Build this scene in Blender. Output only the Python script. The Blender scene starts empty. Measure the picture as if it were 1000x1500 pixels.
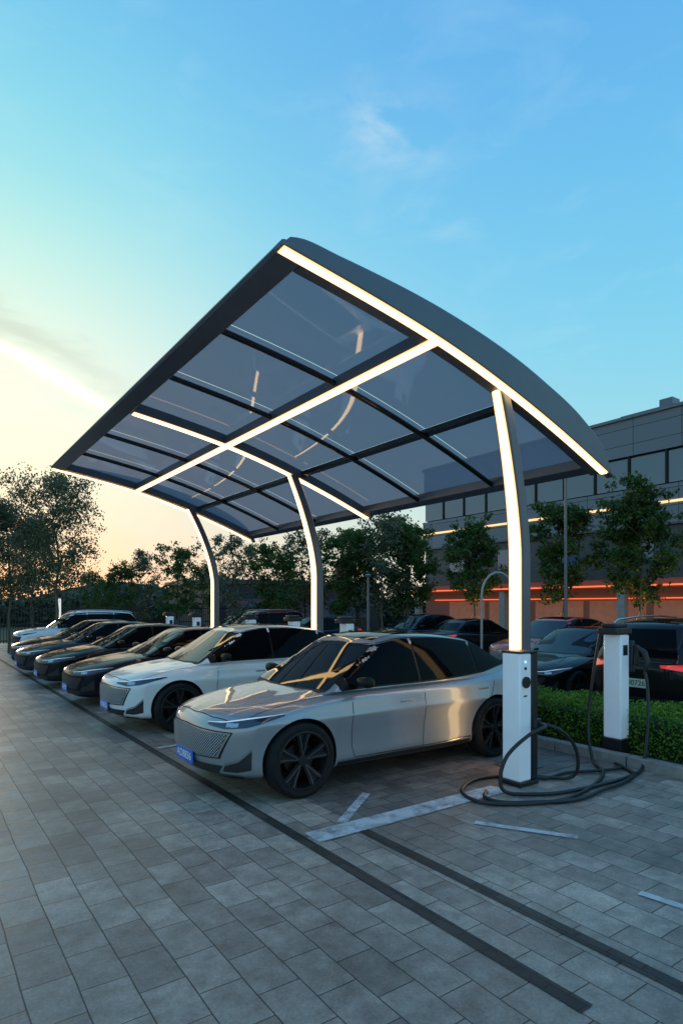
import bpy, bmesh, math, random
import numpy as np
from mathutils import Vector, Matrix
from mathutils.bvhtree import BVHTree
random.seed(4); np.random.seed(4)
scene=bpy.context.scene
COL=scene.collection
H=1.95
# ------------------------------------------------------------------ helpers
def herm(keys,x):
    if x<=keys[0][0]: return keys[0][1]
    if x>=keys[-1][0]: return keys[-1][1]
    n=len(keys)
    for i in range(n-1):
        if x<=keys[i+1][0]:
            x0,y0=keys[i]; x1,y1=keys[i+1]; h=x1-x0; d=(y1-y0)/h
            dm=(y0-keys[i-1][1])/(x0-keys[i-1][0]) if i>0 else d
            dp=(keys[i+2][1]-y1)/(keys[i+2][0]-x1) if i+2<n else d
            m0=0 if dm*d<0 else (dm+d)/2; m1=0 if dp*d<0 else (dp+d)/2
            if i==0: m0=d
            if i+2>=n: m1=d
            t=(x-x0)/h
            return (2*t**3-3*t*t+1)*y0+(t**3-2*t*t+t)*h*m0+(-2*t**3+3*t*t)*y1+(t**3-t*t)*h*m1
def smooth(me,ang=35):
    me.polygons.foreach_set("use_smooth",[True]*len(me.polygons))
    try: me.set_sharp_from_angle(angle=math.radians(ang))
    except Exception: pass
def link(o): COL.objects.link(o); return o
def thing(name,label,category,loc=(0,0,0),group=None,kind=None,rz=0):
    o=bpy.data.objects.new(name,None); o.location=loc; o.rotation_euler=(0,0,rz); o.empty_display_size=.2
    link(o)
    o["label"]=label; o["category"]=category
    if group: o["group"]=group
    if kind: o["kind"]=kind
    return o
class MB:
    def __init__(s): s.v=[]; s.f=[]; s.m=[]; s.mi=0
    def add(s,vs,fs):
        b=len(s.v); s.v+= [tuple(v) for v in vs]
        for f in fs: s.f.append(tuple(b+i for i in f)); s.m.append(s.mi)
    def box(s,x0,x1,y0,y1,z0,z1):
        s.add([(x0,y0,z0),(x1,y0,z0),(x1,y1,z0),(x0,y1,z0),(x0,y0,z1),(x1,y0,z1),(x1,y1,z1),(x0,y1,z1)],
              [(0,3,2,1),(4,5,6,7),(0,1,5,4),(1,2,6,5),(2,3,7,6),(3,0,4,7)])
    def tube(s,pts,r,n=8,cap=True):
        pts=[Vector(p) for p in pts]; rs=r if isinstance(r,(list,tuple)) else [r]*len(pts)
        vs=[];fs=[];up=None
        for i,p in enumerate(pts):
            d=(pts[min(i+1,len(pts)-1)]-pts[max(i-1,0)])
            if d.length<1e-9: d=Vector((0,0,1))
            d.normalize()
            if up is None:
                up=Vector((0,0,1)) if abs(d.z)<.9 else Vector((1,0,0))
            a=d.cross(up)
            if a.length<1e-4: a=d.cross(Vector((.3,.9,.2)))
            a.normalize(); b=a.cross(d).normalized(); up=b
            for k in range(n):
                t=2*math.pi*k/n
                vs.append(p+(a*math.cos(t)+b*math.sin(t))*rs[i])
        for i in range(len(pts)-1):
            for k in range(n):
                k2=(k+1)%n
                fs.append((i*n+k,i*n+k2,(i+1)*n+k2,(i+1)*n+k))
        if cap:
            fs.append(tuple(range(n-1,-1,-1))); L=(len(pts)-1)*n; fs.append(tuple(L+k for k in range(n)))
        s.add(vs,fs)
    def sweep(s,secs,close=True):
        n=len(secs[0]); vs=[p for q in secs for p in q]; fs=[]
        for i in range(len(secs)-1):
            for k in range(n):
                k2=(k+1)%n; fs.append((i*n+k,i*n+k2,(i+1)*n+k2,(i+1)*n+k))
        if close:
            fs.append(tuple(range(n-1,-1,-1))); L=(len(secs)-1)*n; fs.append(tuple(L+k for k in range(n)))
        s.add(vs,fs)
    def strip(s,secs):
        vs=[p for q in secs for p in q]; s.add(vs,[(2*i,2*i+1,2*i+3,2*i+2) for i in range(len(secs)-1)])
    def lathe(s,prof,n=32,axis='y',c=(0,0,0)):
        vs=[];fs=[];m=len(prof)
        for k in range(n):
            t=2*math.pi*k/n
            for (r,a) in prof:
                if axis=='y': vs.append((c[0]+r*math.cos(t),c[1]+a,c[2]+r*math.sin(t)))
                else: vs.append((c[0]+r*math.cos(t),c[1]+r*math.sin(t),c[2]+a))
        for k in range(n):
            k2=(k+1)%n
            for j in range(m-1):
                fs.append((k*m+j,k*m+j+1,k2*m+j+1,k2*m+j))
        s.add(vs,fs)
    def obj(s,name,mats,parent=None,world=False,sm=None,bevel=0,fixn=True):
        me=bpy.data.meshes.new(name); v=s.v
        if world and parent is not None:
            l=parent.location; v=[(a-l.x,b-l.y,c-l.z) for a,b,c in v]
        me.from_pydata(v,[],s.f)
        if not isinstance(mats,(list,tuple)): mats=[mats]
        for m in mats: me.materials.append(m)
        me.polygons.foreach_set("material_index",s.m)
        if fixn:
            bm=bmesh.new(); bm.from_mesh(me); bmesh.ops.recalc_face_normals(bm,faces=bm.faces); bm.to_mesh(me); bm.free()
        if sm: smooth(me,sm)
        o=bpy.data.objects.new(name,me); link(o)
        if parent is not None: o.parent=parent
        if bevel:
            b=o.modifiers.new("bevel",'BEVEL'); b.width=bevel; b.segments=2; b.limit_method='ANGLE'; b.angle_limit=math.radians(40)
        return o
def copytree(o,name=None):
    n=o.copy(); COL.objects.link(n)
    for c in o.children:
        cc=copytree(c); cc.parent=n; cc.matrix_parent_inverse=c.matrix_parent_inverse.copy()
    return n
# ------------------------------------------------------------------ materials
def newmat(name):
    m=bpy.data.materials.new(name); m.use_nodes=True
    nt=m.node_tree; return m,nt,nt.nodes["Principled BSDF"]
def mat(name,col,rough=.5,metal=0,emit=None,es=0,coat=0,var=0,vscale=5,bump=0,spec=None):
    m,nt,b=newmat(name)
    b.inputs["Base Color"].default_value=(*col,1); b.inputs["Roughness"].default_value=rough; b.inputs["Metallic"].default_value=metal
    if coat: b.inputs["Coat Weight"].default_value=coat; b.inputs["Coat Roughness"].default_value=.04
    if spec is not None: b.inputs["Specular IOR Level"].default_value=spec
    if emit: b.inputs["Emission Color"].default_value=(*emit,1); b.inputs["Emission Strength"].default_value=es
    if var or bump:
        tc=nt.nodes.new("ShaderNodeTexCoord"); n=nt.nodes.new("ShaderNodeTexNoise"); n.inputs["Scale"].default_value=vscale; n.inputs["Detail"].default_value=6
        nt.links.new(tc.outputs["Object"],n.inputs["Vector"])
        if var:
            r=nt.nodes.new("ShaderNodeMapRange"); r.inputs[1].default_value=.3; r.inputs[2].default_value=.7; r.inputs[3].default_value=1-var; r.inputs[4].default_value=1+var
            nt.links.new(n.outputs["Fac"],r.inputs[0])
            mx=nt.nodes.new("ShaderNodeVectorMath"); mx.operation='SCALE'; mx.inputs[0].default_value=col
            nt.links.new(r.outputs[0],mx.inputs["Scale"]); nt.links.new(mx.outputs[0],b.inputs["Base Color"])
            if not coat:
                r2=nt.nodes.new("ShaderNodeMapRange"); r2.inputs[3].default_value=max(0,rough-.08); r2.inputs[4].default_value=min(1,rough+.08)
                nt.links.new(n.outputs["Fac"],r2.inputs[0]); nt.links.new(r2.outputs[0],b.inputs["Roughness"])
        if bump:
            bp=nt.nodes.new("ShaderNodeBump"); bp.inputs["Strength"].default_value=bump; bp.inputs["Distance"].default_value=.01
            nt.links.new(n.outputs["Fac"],bp.inputs["Height"]); nt.links.new(bp.outputs[0],b.inputs["Normal"])
    return m
def paint(name,col,metal=.6,rough=.28,coat=.8,spec=.5):
    return mat(name,col,rough,metal,coat=coat,var=.03,vscale=3,spec=spec)
M_silver=paint("silver_paint",(.34,.355,.39),.55,.36,.9)
M_white=paint("white_paint",(.78,.79,.82),.0,.35)
M_black=paint("black_paint",(.006,.0065,.008),.0,.4,.6,.1)
M_navy=paint("dark_blue_paint",(.006,.008,.013),.0,.4,.6,.1)
M_grey=paint("grey_paint",(.012,.013,.016),.0,.4,.6,.2)
M_red=paint("red_paint",(.50,.025,.018),.0,.35)
M_glass=mat("tinted_glass",(.003,.0033,.004),.05,0,spec=.07)
M_shield=mat("windscreen_glass",(.012,.014,.016),.03,0,spec=.45)
M_trim=mat("black_trim",(.008,.008,.009),.35,spec=.2)
M_plastic=mat("dark_plastic",(.02,.02,.022),.6,var=.2)
M_rubber=mat("tyre_rubber",(.014,.014,.015),.8,var=.25,vscale=12,bump=.2,spec=.25)
M_rimdark=mat("dark_rim",(.012,.012,.014),.35,.2)
M_rimface=mat("machined_rim",(.11,.11,.12),.35,.8)
M_chrome=mat("chrome",(.5,.5,.52),.2,1)
M_satin=mat("satin_silver_insert",(.36,.40,.47),.35,.6)
M_head=mat("headlight_glass",(.03,.035,.05),.06,0,coat=1)
M_drl=mat("daytime_light",(.8,.85,.9),.2,0,emit=(.75,.85,1),es=.3)
M_tail=mat("tail_light",(.35,.01,.01),.15,0,emit=(1,.05,.03),es=.5,coat=1)
M_plateb=mat("blue_plate",(.03,.14,.55),.4)
M_plateg=mat("pale_plate",(.5,.6,.5),.4)
M_platew=mat("plate_lettering",(.85,.85,.85),.4)
M_plated=mat("plate_dark_lettering",(.02,.02,.02),.4)
M_led=mat("warm_light_strip",(.9,.8,.6),.4,emit=(1.0,.66,.29),es=4.6)
M_ledge=mat("warm_glow_border",(.9,.6,.3),.4,emit=(1.0,.50,.19),es=1.6)  # orange border imitating the warm halo around each light strip
M_frame=mat("grey_coated_steel",(.13,.14,.17),.34,.3,var=.08,vscale=4)
M_rib=mat("black_steel_tube",(.02,.02,.022),.2,.5,coat=.5)
def m_grille():
    m,nt,b=newmat("dotted_grille")
    tc=nt.nodes.new("ShaderNodeTexCoord"); mp=nt.nodes.new("ShaderNodeMapping"); mp.inputs["Rotation"].default_value=(math.radians(45),0,0); mp.inputs["Scale"].default_value=(0,1,1)
    br=nt.nodes.new("ShaderNodeTexVoronoi"); br.inputs["Scale"].default_value=48; br.inputs["Randomness"].default_value=0
    nt.links.new(tc.outputs["Object"],mp.inputs[0]); nt.links.new(mp.outputs[0],br.inputs["Vector"])
    cr=nt.nodes.new("ShaderNodeValToRGB"); cr.color_ramp.elements[0].position=.28; cr.color_ramp.elements[0].color=(.58,.59,.62,1); cr.color_ramp.elements[1].position=.38; cr.color_ramp.elements[1].color=(.02,.02,.023,1)
    nt.links.new(br.outputs["Distance"],cr.inputs[0]); nt.links.new(cr.outputs[0],b.inputs["Base Color"])
    b.inputs["Metallic"].default_value=.2; b.inputs["Roughness"].default_value=.35
    return m
M_grille=m_grille()
def m_panel():
    m,nt,b=newmat("smoked_roof_panel")
    b.inputs["Base Color"].default_value=(.15,.17,.24,1); b.inputs["Roughness"].default_value=.025; b.inputs["IOR"].default_value=2.3
    tr=nt.nodes.new("ShaderNodeBsdfTransparent"); tr.inputs[0].default_value=(.36,.34,.38,1)
    tl=nt.nodes.new("ShaderNodeBsdfTranslucent"); tl.inputs[0].default_value=(.52,.48,.54,1)
    mx=nt.nodes.new("ShaderNodeMixShader"); mx.inputs[0].default_value=.42
    mx2=nt.nodes.new("ShaderNodeMixShader"); mx2.inputs[0].default_value=.5
    out=nt.nodes["Material Output"]
    nt.links.new(tl.outputs[0],mx.inputs[1]); nt.links.new(tr.outputs[0],mx.inputs[2])
    nt.links.new(mx.outputs[0],mx2.inputs[1]); nt.links.new(b.outputs[0],mx2.inputs[2])
    nt.links.new(mx2.outputs[0],out.inputs[0])
    return m
M_panel=m_panel()
def m_paver(name,c1,c2,mortar,bw,rh,rot=90,rough=.5,patch=.5):
    m,nt,b=newmat(name)
    N=nt.nodes.new; Lk=nt.links.new
    tc=N("ShaderNodeTexCoord"); mp=N("ShaderNodeMapping"); mp.inputs["Rotation"].default_value=(0,0,math.radians(rot)); Lk(tc.outputs["Object"],mp.inputs[0])
    nz=N("ShaderNodeTexNoise"); nz.inputs["Scale"].default_value=1.3; nz.inputs["Detail"].default_value=2; Lk(mp.outputs[0],nz.inputs[0])
    sc=N("ShaderNodeVectorMath"); sc.operation='SCALE'; sc.inputs["Scale"].default_value=.035; Lk(nz.outputs["Color"],sc.inputs[0])
    ad=N("ShaderNodeVectorMath"); ad.operation='ADD'; Lk(mp.outputs[0],ad.inputs[0]); Lk(sc.outputs[0],ad.inputs[1])
    br=N("ShaderNodeTexBrick"); br.inputs["Scale"].default_value=1; br.inputs["Brick Width"].default_value=bw; br.inputs["Row Height"].default_value=rh
    br.inputs["Mortar Size"].default_value=.0042; br.inputs["Mortar Smooth"].default_value=.5; br.inputs["Bias"].default_value=-.2
    br.inputs["Color1"].default_value=(*c1,1); br.inputs["Color2"].default_value=(*c2,1); br.inputs["Mortar"].default_value=(*mortar,1); Lk(ad.outputs[0],br.inputs["Vector"])
    n2=N("ShaderNodeTexNoise"); n2.inputs["Scale"].default_value=.6; n2.inputs["Detail"].default_value=8; n2.inputs["Roughness"].default_value=.65; Lk(tc.outputs["Object"],n2.inputs[0])
    r=N("ShaderNodeMapRange"); r.inputs[1].default_value=.35; r.inputs[2].default_value=.65; r.inputs[3].default_value=1-patch; r.inputs[4].default_value=1+patch; Lk(n2.outputs[0],r.inputs[0])
    n3=N("ShaderNodeTexNoise"); n3.inputs["Scale"].default_value=60; n3.inputs["Detail"].default_value=4; Lk(tc.outputs["Object"],n3.inputs[0])
    r3=N("ShaderNodeMapRange"); r3.inputs[3].default_value=.6; r3.inputs[4].default_value=1.4; Lk(n3.outputs[0],r3.inputs[0])
    n4=N("ShaderNodeTexNoise"); n4.inputs["Scale"].default_value=7; n4.inputs["Detail"].default_value=6; n4.inputs["Roughness"].default_value=.7; Lk(tc.outputs["Object"],n4.inputs[0])
    r4=N("ShaderNodeMapRange"); r4.inputs[1].default_value=.3; r4.inputs[2].default_value=.7; r4.inputs[3].default_value=.6; r4.inputs[4].default_value=1.34; Lk(n4.outputs[0],r4.inputs[0])
    mm=N("ShaderNodeMath"); mm.operation='MULTIPLY'; Lk(r.outputs[0],mm.inputs[0]); Lk(r3.outputs[0],mm.inputs[1])
    mm2=N("ShaderNodeMath"); mm2.operation='MULTIPLY'; Lk(mm.outputs[0],mm2.inputs[0]); Lk(r4.outputs[0],mm2.inputs[1])
    mu=N("ShaderNodeVectorMath"); mu.operation='SCALE'; Lk(br.outputs["Color"],mu.inputs[0]); Lk(mm2.outputs[0],mu.inputs["Scale"]); Lk(mu.outputs[0],b.inputs["Base Color"])
    rr=N("ShaderNodeMapRange"); rr.inputs[1].default_value=.3; rr.inputs[2].default_value=.7; rr.inputs[3].default_value=rough-.14; rr.inputs[4].default_value=rough+.15; Lk(n4.outputs[0],rr.inputs[0]); Lk(rr.outputs[0],b.inputs["Roughness"])
    hh=N("ShaderNodeMath"); hh.operation='MULTIPLY_ADD'; hh.inputs[1].default_value=-1.0; Lk(br.outputs["Fac"],hh.inputs[0])
    h2=N("ShaderNodeMath"); h2.operation='MULTIPLY'; h2.inputs[1].default_value=.6; Lk(n4.outputs[0],h2.inputs[0]); Lk(h2.outputs[0],hh.inputs[2])
    bp=N("ShaderNodeBump"); bp.inputs["Strength"].default_value=.8; bp.inputs["Distance"].default_value=.007; Lk(hh.outputs[0],bp.inputs["Height"]); Lk(bp.outputs[0],b.inputs["Normal"])
    return m
M_paver=m_paver("stone_pavers",(.27,.205,.17),(.45,.355,.29),(.06,.047,.04),.36,.24,rot=90,rough=.5,patch=.32)
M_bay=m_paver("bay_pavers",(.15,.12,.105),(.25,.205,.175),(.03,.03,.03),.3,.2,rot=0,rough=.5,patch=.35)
M_band=m_paver("dark_paver_band",(.03,.026,.024),(.06,.05,.045),(.015,.013,.012),.2,.1,rot=90,rough=.6,patch=.4)
def m_wornpaint():
    m,nt,b=newmat("worn_white_paint"); N=nt.nodes.new; Lk=nt.links.new
    tc=N("ShaderNodeTexCoord"); n=N("ShaderNodeTexNoise"); n.inputs["Scale"].default_value=5; n.inputs["Detail"].default_value=10; n.inputs["Roughness"].default_value=.7; Lk(tc.outputs["Object"],n.inputs[0])
    cr=N("ShaderNodeMapRange"); cr.inputs[1].default_value=.30; cr.inputs[2].default_value=.56; cr.inputs[3].default_value=.15; cr.inputs[4].default_value=.85
    Lk(n.outputs[0],cr.inputs[0]); Lk(cr.outputs[0],b.inputs["Alpha"]); b.inputs["Base Color"].default_value=(.66,.66,.68,1); b.inputs["Roughness"].default_value=.6
    return m
M_line=m_wornpaint()
M_asph=mat("asphalt",(.05,.05,.053),.8,var=.25,vscale=2,bump=.3)
M_kerb=mat("kerb_stone",(.26,.25,.24),.7,var=.25,vscale=8,bump=.3)
M_soil=mat("planting_soil",(.04,.035,.025),.95,var=.3,vscale=6)
def m_leaf(name,c1,c2,trans=.3):
    m,nt,b=newmat(name); N=nt.nodes.new; Lk=nt.links.new
    g=N("ShaderNodeNewGeometry"); cr=N("ShaderNodeValToRGB"); cr.color_ramp.elements[0].color=(*c1,1); cr.color_ramp.elements[1].color=(*c2,1)
    Lk(g.outputs["Random Per Island"],cr.inputs[0]); Lk(cr.outputs[0],b.inputs["Base Color"]); b.inputs["Roughness"].default_value=.55; b.inputs["Specular IOR Level"].default_value=.3
    tl=N("ShaderNodeBsdfTranslucent"); Lk(cr.outputs[0],tl.inputs[0]); mx=N("ShaderNodeMixShader"); mx.inputs[0].default_value=trans
    Lk(b.outputs[0],mx.inputs[1]); Lk(tl.outputs[0],mx.inputs[2]); Lk(mx.outputs[0],nt.nodes["Material Output"].inputs[0]); return m
M_leafA=m_leaf("green_leaves",(.028,.06,.015),(.10,.165,.035),.35)
M_leafB=m_leaf("pale_leaves",(.05,.07,.03),(.22,.24,.15),.4)
M_leafH=m_leaf("hedge_leaves",(.05,.12,.014),(.2,.38,.045))
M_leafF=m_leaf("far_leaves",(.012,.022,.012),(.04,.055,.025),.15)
M_bark=mat("bark",(.13,.10,.07),.9,var=.3,vscale=10,bump=.5)
M_stake=mat("timber_stake",(.2,.14,.08),.8,var=.2,vscale=8)
# ------------------------------------------------------------------ ground
def sheet(name,pts,z,m,label,cat,kind="structure"):
    b=MB(); b.add([(x,y,z) for x,y in pts],[tuple(range(len(pts)))])
    o=b.obj(name,m,fixn=False); o["label"]=label; o["category"]=cat
    if kind: o["kind"]=kind
    return o
b=MB(); b.add([(-300,-300,0),(300,-300,0),(300,300,0),(-300,300,0)],[(0,1,2,3)])
g=b.obj("ground",M_paver,fixn=False); g["kind"]="structure"; g["label"]="grey stone paver forecourt with dark joints"; g["category"]="paving"
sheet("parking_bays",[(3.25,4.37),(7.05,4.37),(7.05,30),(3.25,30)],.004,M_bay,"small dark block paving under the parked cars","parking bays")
sheet("car_park",[(8.75,-40),(120,-40),(120,31),(8.75,31)],.004,M_asph,"dark asphalt car park beside the building","car park")
M_grass=mat("dark_grass",(.03,.045,.02),.95,var=.3,vscale=1)
sheet("lawn",[(-300,36),(300,36),(300,300),(-300,300)],.004,M_grass,"dark grass beyond the railing","lawn")
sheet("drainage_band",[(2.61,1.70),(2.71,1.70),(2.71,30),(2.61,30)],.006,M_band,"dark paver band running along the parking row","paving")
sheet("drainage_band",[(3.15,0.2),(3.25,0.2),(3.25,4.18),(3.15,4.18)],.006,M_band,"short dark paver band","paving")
def line(p,q,w):
    p=Vector(p);q=Vector(q);d=(q-p).normalized();n=Vector((-d.y,d.x))*w/2
    return [tuple(p-n),tuple(q-n),tuple(q+n),tuple(p+n)]
for p,q,w in [((2.74,4.28),(5.1,4.28),.24),((4.12,3.74),(4.56,3.0),.08),((4.02,2.18),(4.1,1.6),.07),((3.15,4.43),(3.85,4.97),.09),((2.75,8.2),(7,8.2),.1),((2.75,11.5),(7,11.5),.1),((2.75,14.6),(7,14.6),.1)]:
    sheet("painted_line",line(p,q,w),.010,M_line,"worn white painted bay marking","road marking")
for (xa,lab) in ((7.05,"pale stone kerb edging the planting bed"),(8.6,"stone kerb along the car park side")):
    kb=MB(); y=-6.0
    while y<27:
        kb.box(xa,xa+.15,y,y+.985,-.02,.13); y+=1.0
    o=kb.obj("kerb",M_kerb,bevel=.012); o["kind"]="structure"; o["label"]=lab; o["category"]="kerb"
sheet("planting_bed",[(7.2,-6),(8.6,-6),(8.6,27),(7.2,27)],.08,M_soil,"dark soil strip below the hedge","planting bed")
def leafmesh(name,pts,size,m,jit=.4):
    n=len(pts); pts=np.asarray(pts)
    a=np.random.normal(size=(n,3)); a/=np.linalg.norm(a,axis=1)[:,None]
    c=np.random.normal(size=(n,3)); bb=np.cross(a,c); bb/=np.linalg.norm(bb,axis=1)[:,None]
    s=size*(1+jit*(np.random.rand(n)*2-1)); s=s[:,None]
    v=np.empty((n,4,3)); v[:,0]=pts-a*s; v[:,1]=pts+bb*s*.55; v[:,2]=pts+a*s; v[:,3]=pts-bb*s*.55
    me=bpy.data.meshes.new(name); me.vertices.add(n*4); me.vertices.foreach_set("co",v.reshape(-1))
    me.loops.add(n*4); me.loops.foreach_set("vertex_index",np.arange(n*4)); me.polygons.add(n); me.polygons.foreach_set("loop_start",np.arange(n)*4)
    me.polygons.foreach_set("loop_total",np.full(n,4)); me.update(calc_edges=True); me.materials.append(m)
    return me
def hedge(y0,y1,n):
    P=[]
    rng=np.random.default_rng(3)
    while len(P)<n:
        x=rng.uniform(7.42,8.5); yy=rng.uniform(y0,y1); z=rng.uniform(.08,.7)
        hh=.61+.03*math.sin(yy*5.1)+.02*math.sin(yy*13+x*9)
        if z>hh: continue
        e=min(x-7.42,8.5-x,hh-z+.0)
        if e>.09 : continue
        P.append((x+rng.normal()*.02,yy,z+rng.normal()*.02))
    return P
me=leafmesh("hedge",hedge(1.2,9,48000),.020,M_leafH)
o=link(bpy.data.objects.new("hedge",me)); o["kind"]="stuff"; o["label"]="clipped bright green box hedge behind the kerb"; o["category"]="hedge"
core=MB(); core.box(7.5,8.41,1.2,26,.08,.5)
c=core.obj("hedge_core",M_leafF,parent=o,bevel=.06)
# ------------------------------------------------------------------ canopy
ZK=[(2.4,5.09),(2.62,5.06),(4.5,4.74),(5.5,4.48),(6.6,4.12),(7.65,3.72)]
Zc=lambda x: herm(ZK,x)
Ys=[4.74,9.8,14.86]
can=thing("charging_canopy","curved grey steel canopy with warm light strips over parked cars","canopy",(6.2,9.8,0))
def arc(x0,x1,n=40): return [x0+(x1-x0)*i/n for i in range(n+1)]
def beamX(y0,y1,zo0,zo1,x0,x1,name,m,parent=can,bev=0):
    b=MB(); b.sweep([[(x,y0,Zc(x)+zo0),(x,y1,Zc(x)+zo0),(x,y1,Zc(x)+zo1),(x,y0,Zc(x)+zo1)] for x in arc(x0,x1)])
    return b.obj(name,m,can,world=True,bevel=bev,sm=40)
for i,Y in enumerate(Ys):
    a=beamX(Y-.08,Y+.08,0,.16,2.88,7.62,"arch_beam",M_frame,bev=.008)
    ys={0:4.607,1:9.8,2:15.0}[i]; x0={0:2.63,1:2.9,2:2.63}[i]
    ew={0:.058,1:.078,2:.065}[i]
    e=beamX(ys-ew,ys+ew,-.012,-.002,x0,7.6,"glow_border",M_ledge); e.parent=a  # wider band behind the strip, painted glow rather than a fitting
    hw=.040 if i==0 else .058
    s=beamX(ys-hw,ys+hw,-.020,-.0125,x0+.01,7.6,"light_strip",M_led); s.parent=a
DK=[(2.6,.10),(2.75,.15),(3.2,.20),(4.5,.32),(6.2,.42),(7.1,.39),(7.5,.27),(7.72,.05)]
for (ya,yb) in [(4.55,4.655),(14.945,15.05)]:
    b=MB(); secs=[]
    for x in arc(2.6,7.74,60):
        d=herm(DK,x); z=Zc(min(x,7.65))-(max(0,x-7.65)*.5); sh=(.10*max(0,1-(x-2.6)/.6))
        secs.append([(x,ya,z+.0),(x,yb,z),(x+sh,yb,z+d),(x+sh,ya,z+d)])
    b.sweep(secs); b.obj("end_fascia",M_frame,can,world=True,bevel=.02,sm=40)
def beamY(x0,x1,zlo,zhi,y0,y1,name,m,bev=.008):
    b=MB(); b.sweep([[(x0,y,Zc(x0)+zlo),(x1,y,Zc(x1)+zlo),(x1,y,Zc(x1)+zhi),(x0,y,Zc(x0)+zhi)] for y in (y0,y1)])
    return b.obj(name,m,can,world=True,bevel=bev)
b=MB(); b.sweep([[(2.59,y,5.075),(2.62,y,5.05),(2.86,y,5.01),(2.86,y,5.17),(2.71,y,5.20),(2.68,y,5.19)] for y in (4.668,14.94)]); b.obj("front_fascia",M_frame,can,world=True,bevel=.008)
lb=beamY(4.44,4.58,-.003,.13,4.83,14.77,"spine_beam",M_frame)
s=beamY(4.448,4.572,-.012,-.004,4.67,14.84,"glow_border",M_ledge,0); s.parent=lb
s=beamY(4.468,4.552,-.020,-.0125,4.67,14.84,"light_strip",M_led,0); s.parent=lb
beamY(5.98,6.06,.06,.14,4.83,14.77,"purlin",M_rib)
beamY(7.44,7.60,.015,.15,4.83,14.77,"rear_beam",M_frame)
ribs=[6.4,8.1,11.5,13.2]
for Y in ribs:
    b=MB(); b.tube([(x,Y,Zc(x)+.05) for x in arc(2.86,7.45,36)],.038,12); b.obj("roof_rib",M_rib,can,world=True,sm=60)
yb_=[4.74]+[6.4,8.1]+[9.8]+[11.5,13.2]+[14.86]
xb_=[2.78,4.51,6.02,7.5]
for i in range(6):
    for j in range(3):
        b=MB(); y0,y1=yb_[i]+.006,yb_[i+1]-.006
        b.strip([[(x,y0,Zc(x)+.165),(x,y1,Zc(x)+.165)] for x in arc(xb_[j]+.005,xb_[j+1]-.005,14)])
        b.obj("roof_panel",M_panel,can,world=True,sm=40)
for (Y,xb,xt,zt) in [(4.74,6.01,5.66,4.46),(9.8,6.40,5.84,4.39),(14.86,6.52,5.85,4.39)]:
    def px(z):
        z0=2.5
        if z<z0: return xb
        t=(z-z0)/(zt-z0); return xb+(xt-xb)*(t**1.6)
    zs=[0,1,2,2.4]+[2.5+(zt-2.5)*k/16 for k in range(17)]
    b=MB(); secs=[]
    def hy(z): return .115-.03*max(0,(z-2.7)/1.8)
    for z in zs:
        w=.075; x=px(z); h_=hy(z); secs.append([(x-w,Y-h_,z),(x+w,Y-h_,z),(x+w,Y+h_,z),(x-w,Y+h_,z)])
    b.sweep(secs); po=b.obj("post",M_frame,can,world=True,bevel=.02,sm=40)
    for (hw,o1,o2,m,nm) in ((-.026,.081,.072,M_ledge,"glow_border"),(-.046,.089,.0815,M_led,"light_strip")):
        b=MB(); b.sweep([[(px(z)-o1,Y-hy(z)-hw,z),(px(z)-o2,Y-hy(z)-hw,z),(px(z)-o2,Y+hy(z)+hw,z),(px(z)-o1,Y+hy(z)+hw,z)] for z in zs]); s=b.obj(nm,m,can,world=True,sm=40); s.parent=po
    b=MB(); b.box(xb-.2,xb+.2,Y-.2,Y+.2,0,.02); b.obj("base_plate",M_frame,can,world=True)
# ------------------------------------------------------------------ cars
def resample(pl,n):
    pl=[Vector(p) for p in pl]; d=[0]
    for i in range(1,len(pl)): d.append(d[-1]+(pl[i]-pl[i-1]).length)
    out=[];T=d[-1]
    for k in range(n+1):
        t=T*k/n; i=0
        while i<len(pl)-2 and d[i+1]<t: i+=1
        u=(t-d[i])/max(1e-9,d[i+1]-d[i]); out.append(pl[i].lerp(pl[i+1],min(1,max(0,u))))
    return out
def ribbon(name,lo,up,bvh,dirv,eps,n,m,material,parent,byx=False):
    dv=Vector(dirv).normalized()
    if byx: L=[Vector(p) for p in lo];U=[Vector(p) for p in up]; n=len(L)-1
    else: L=resample(lo,n);U=resample(up,n)
    b=MB();vs=[]
    for j in range(m+1):
        for i in range(n+1):
            p=L[i].lerp(U[i],j/m); o=p-dv*1.5
            hit,nn,_,_=bvh.ray_cast(o,dv,4)
            if hit is None: 
                hit,nn,_,_=bvh.find_nearest(p)
            if nn.dot(dv)>0: nn=-nn
            vs.append(hit+nn*eps)
    fs=[]
    for j in range(m):
        for i in range(n):
            a=j*(n+1)+i; fs.append((a,a+1,a+n+2,a+n+1))
    b.add(vs,fs); o=b.obj(name,material,parent,fixn=False)
    me=o.data
    if len(me.polygons) and me.polygons[len(me.polygons)//2].normal.dot(dv)>0: me.flip_normals()
    smooth(me,60)
    return o
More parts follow.
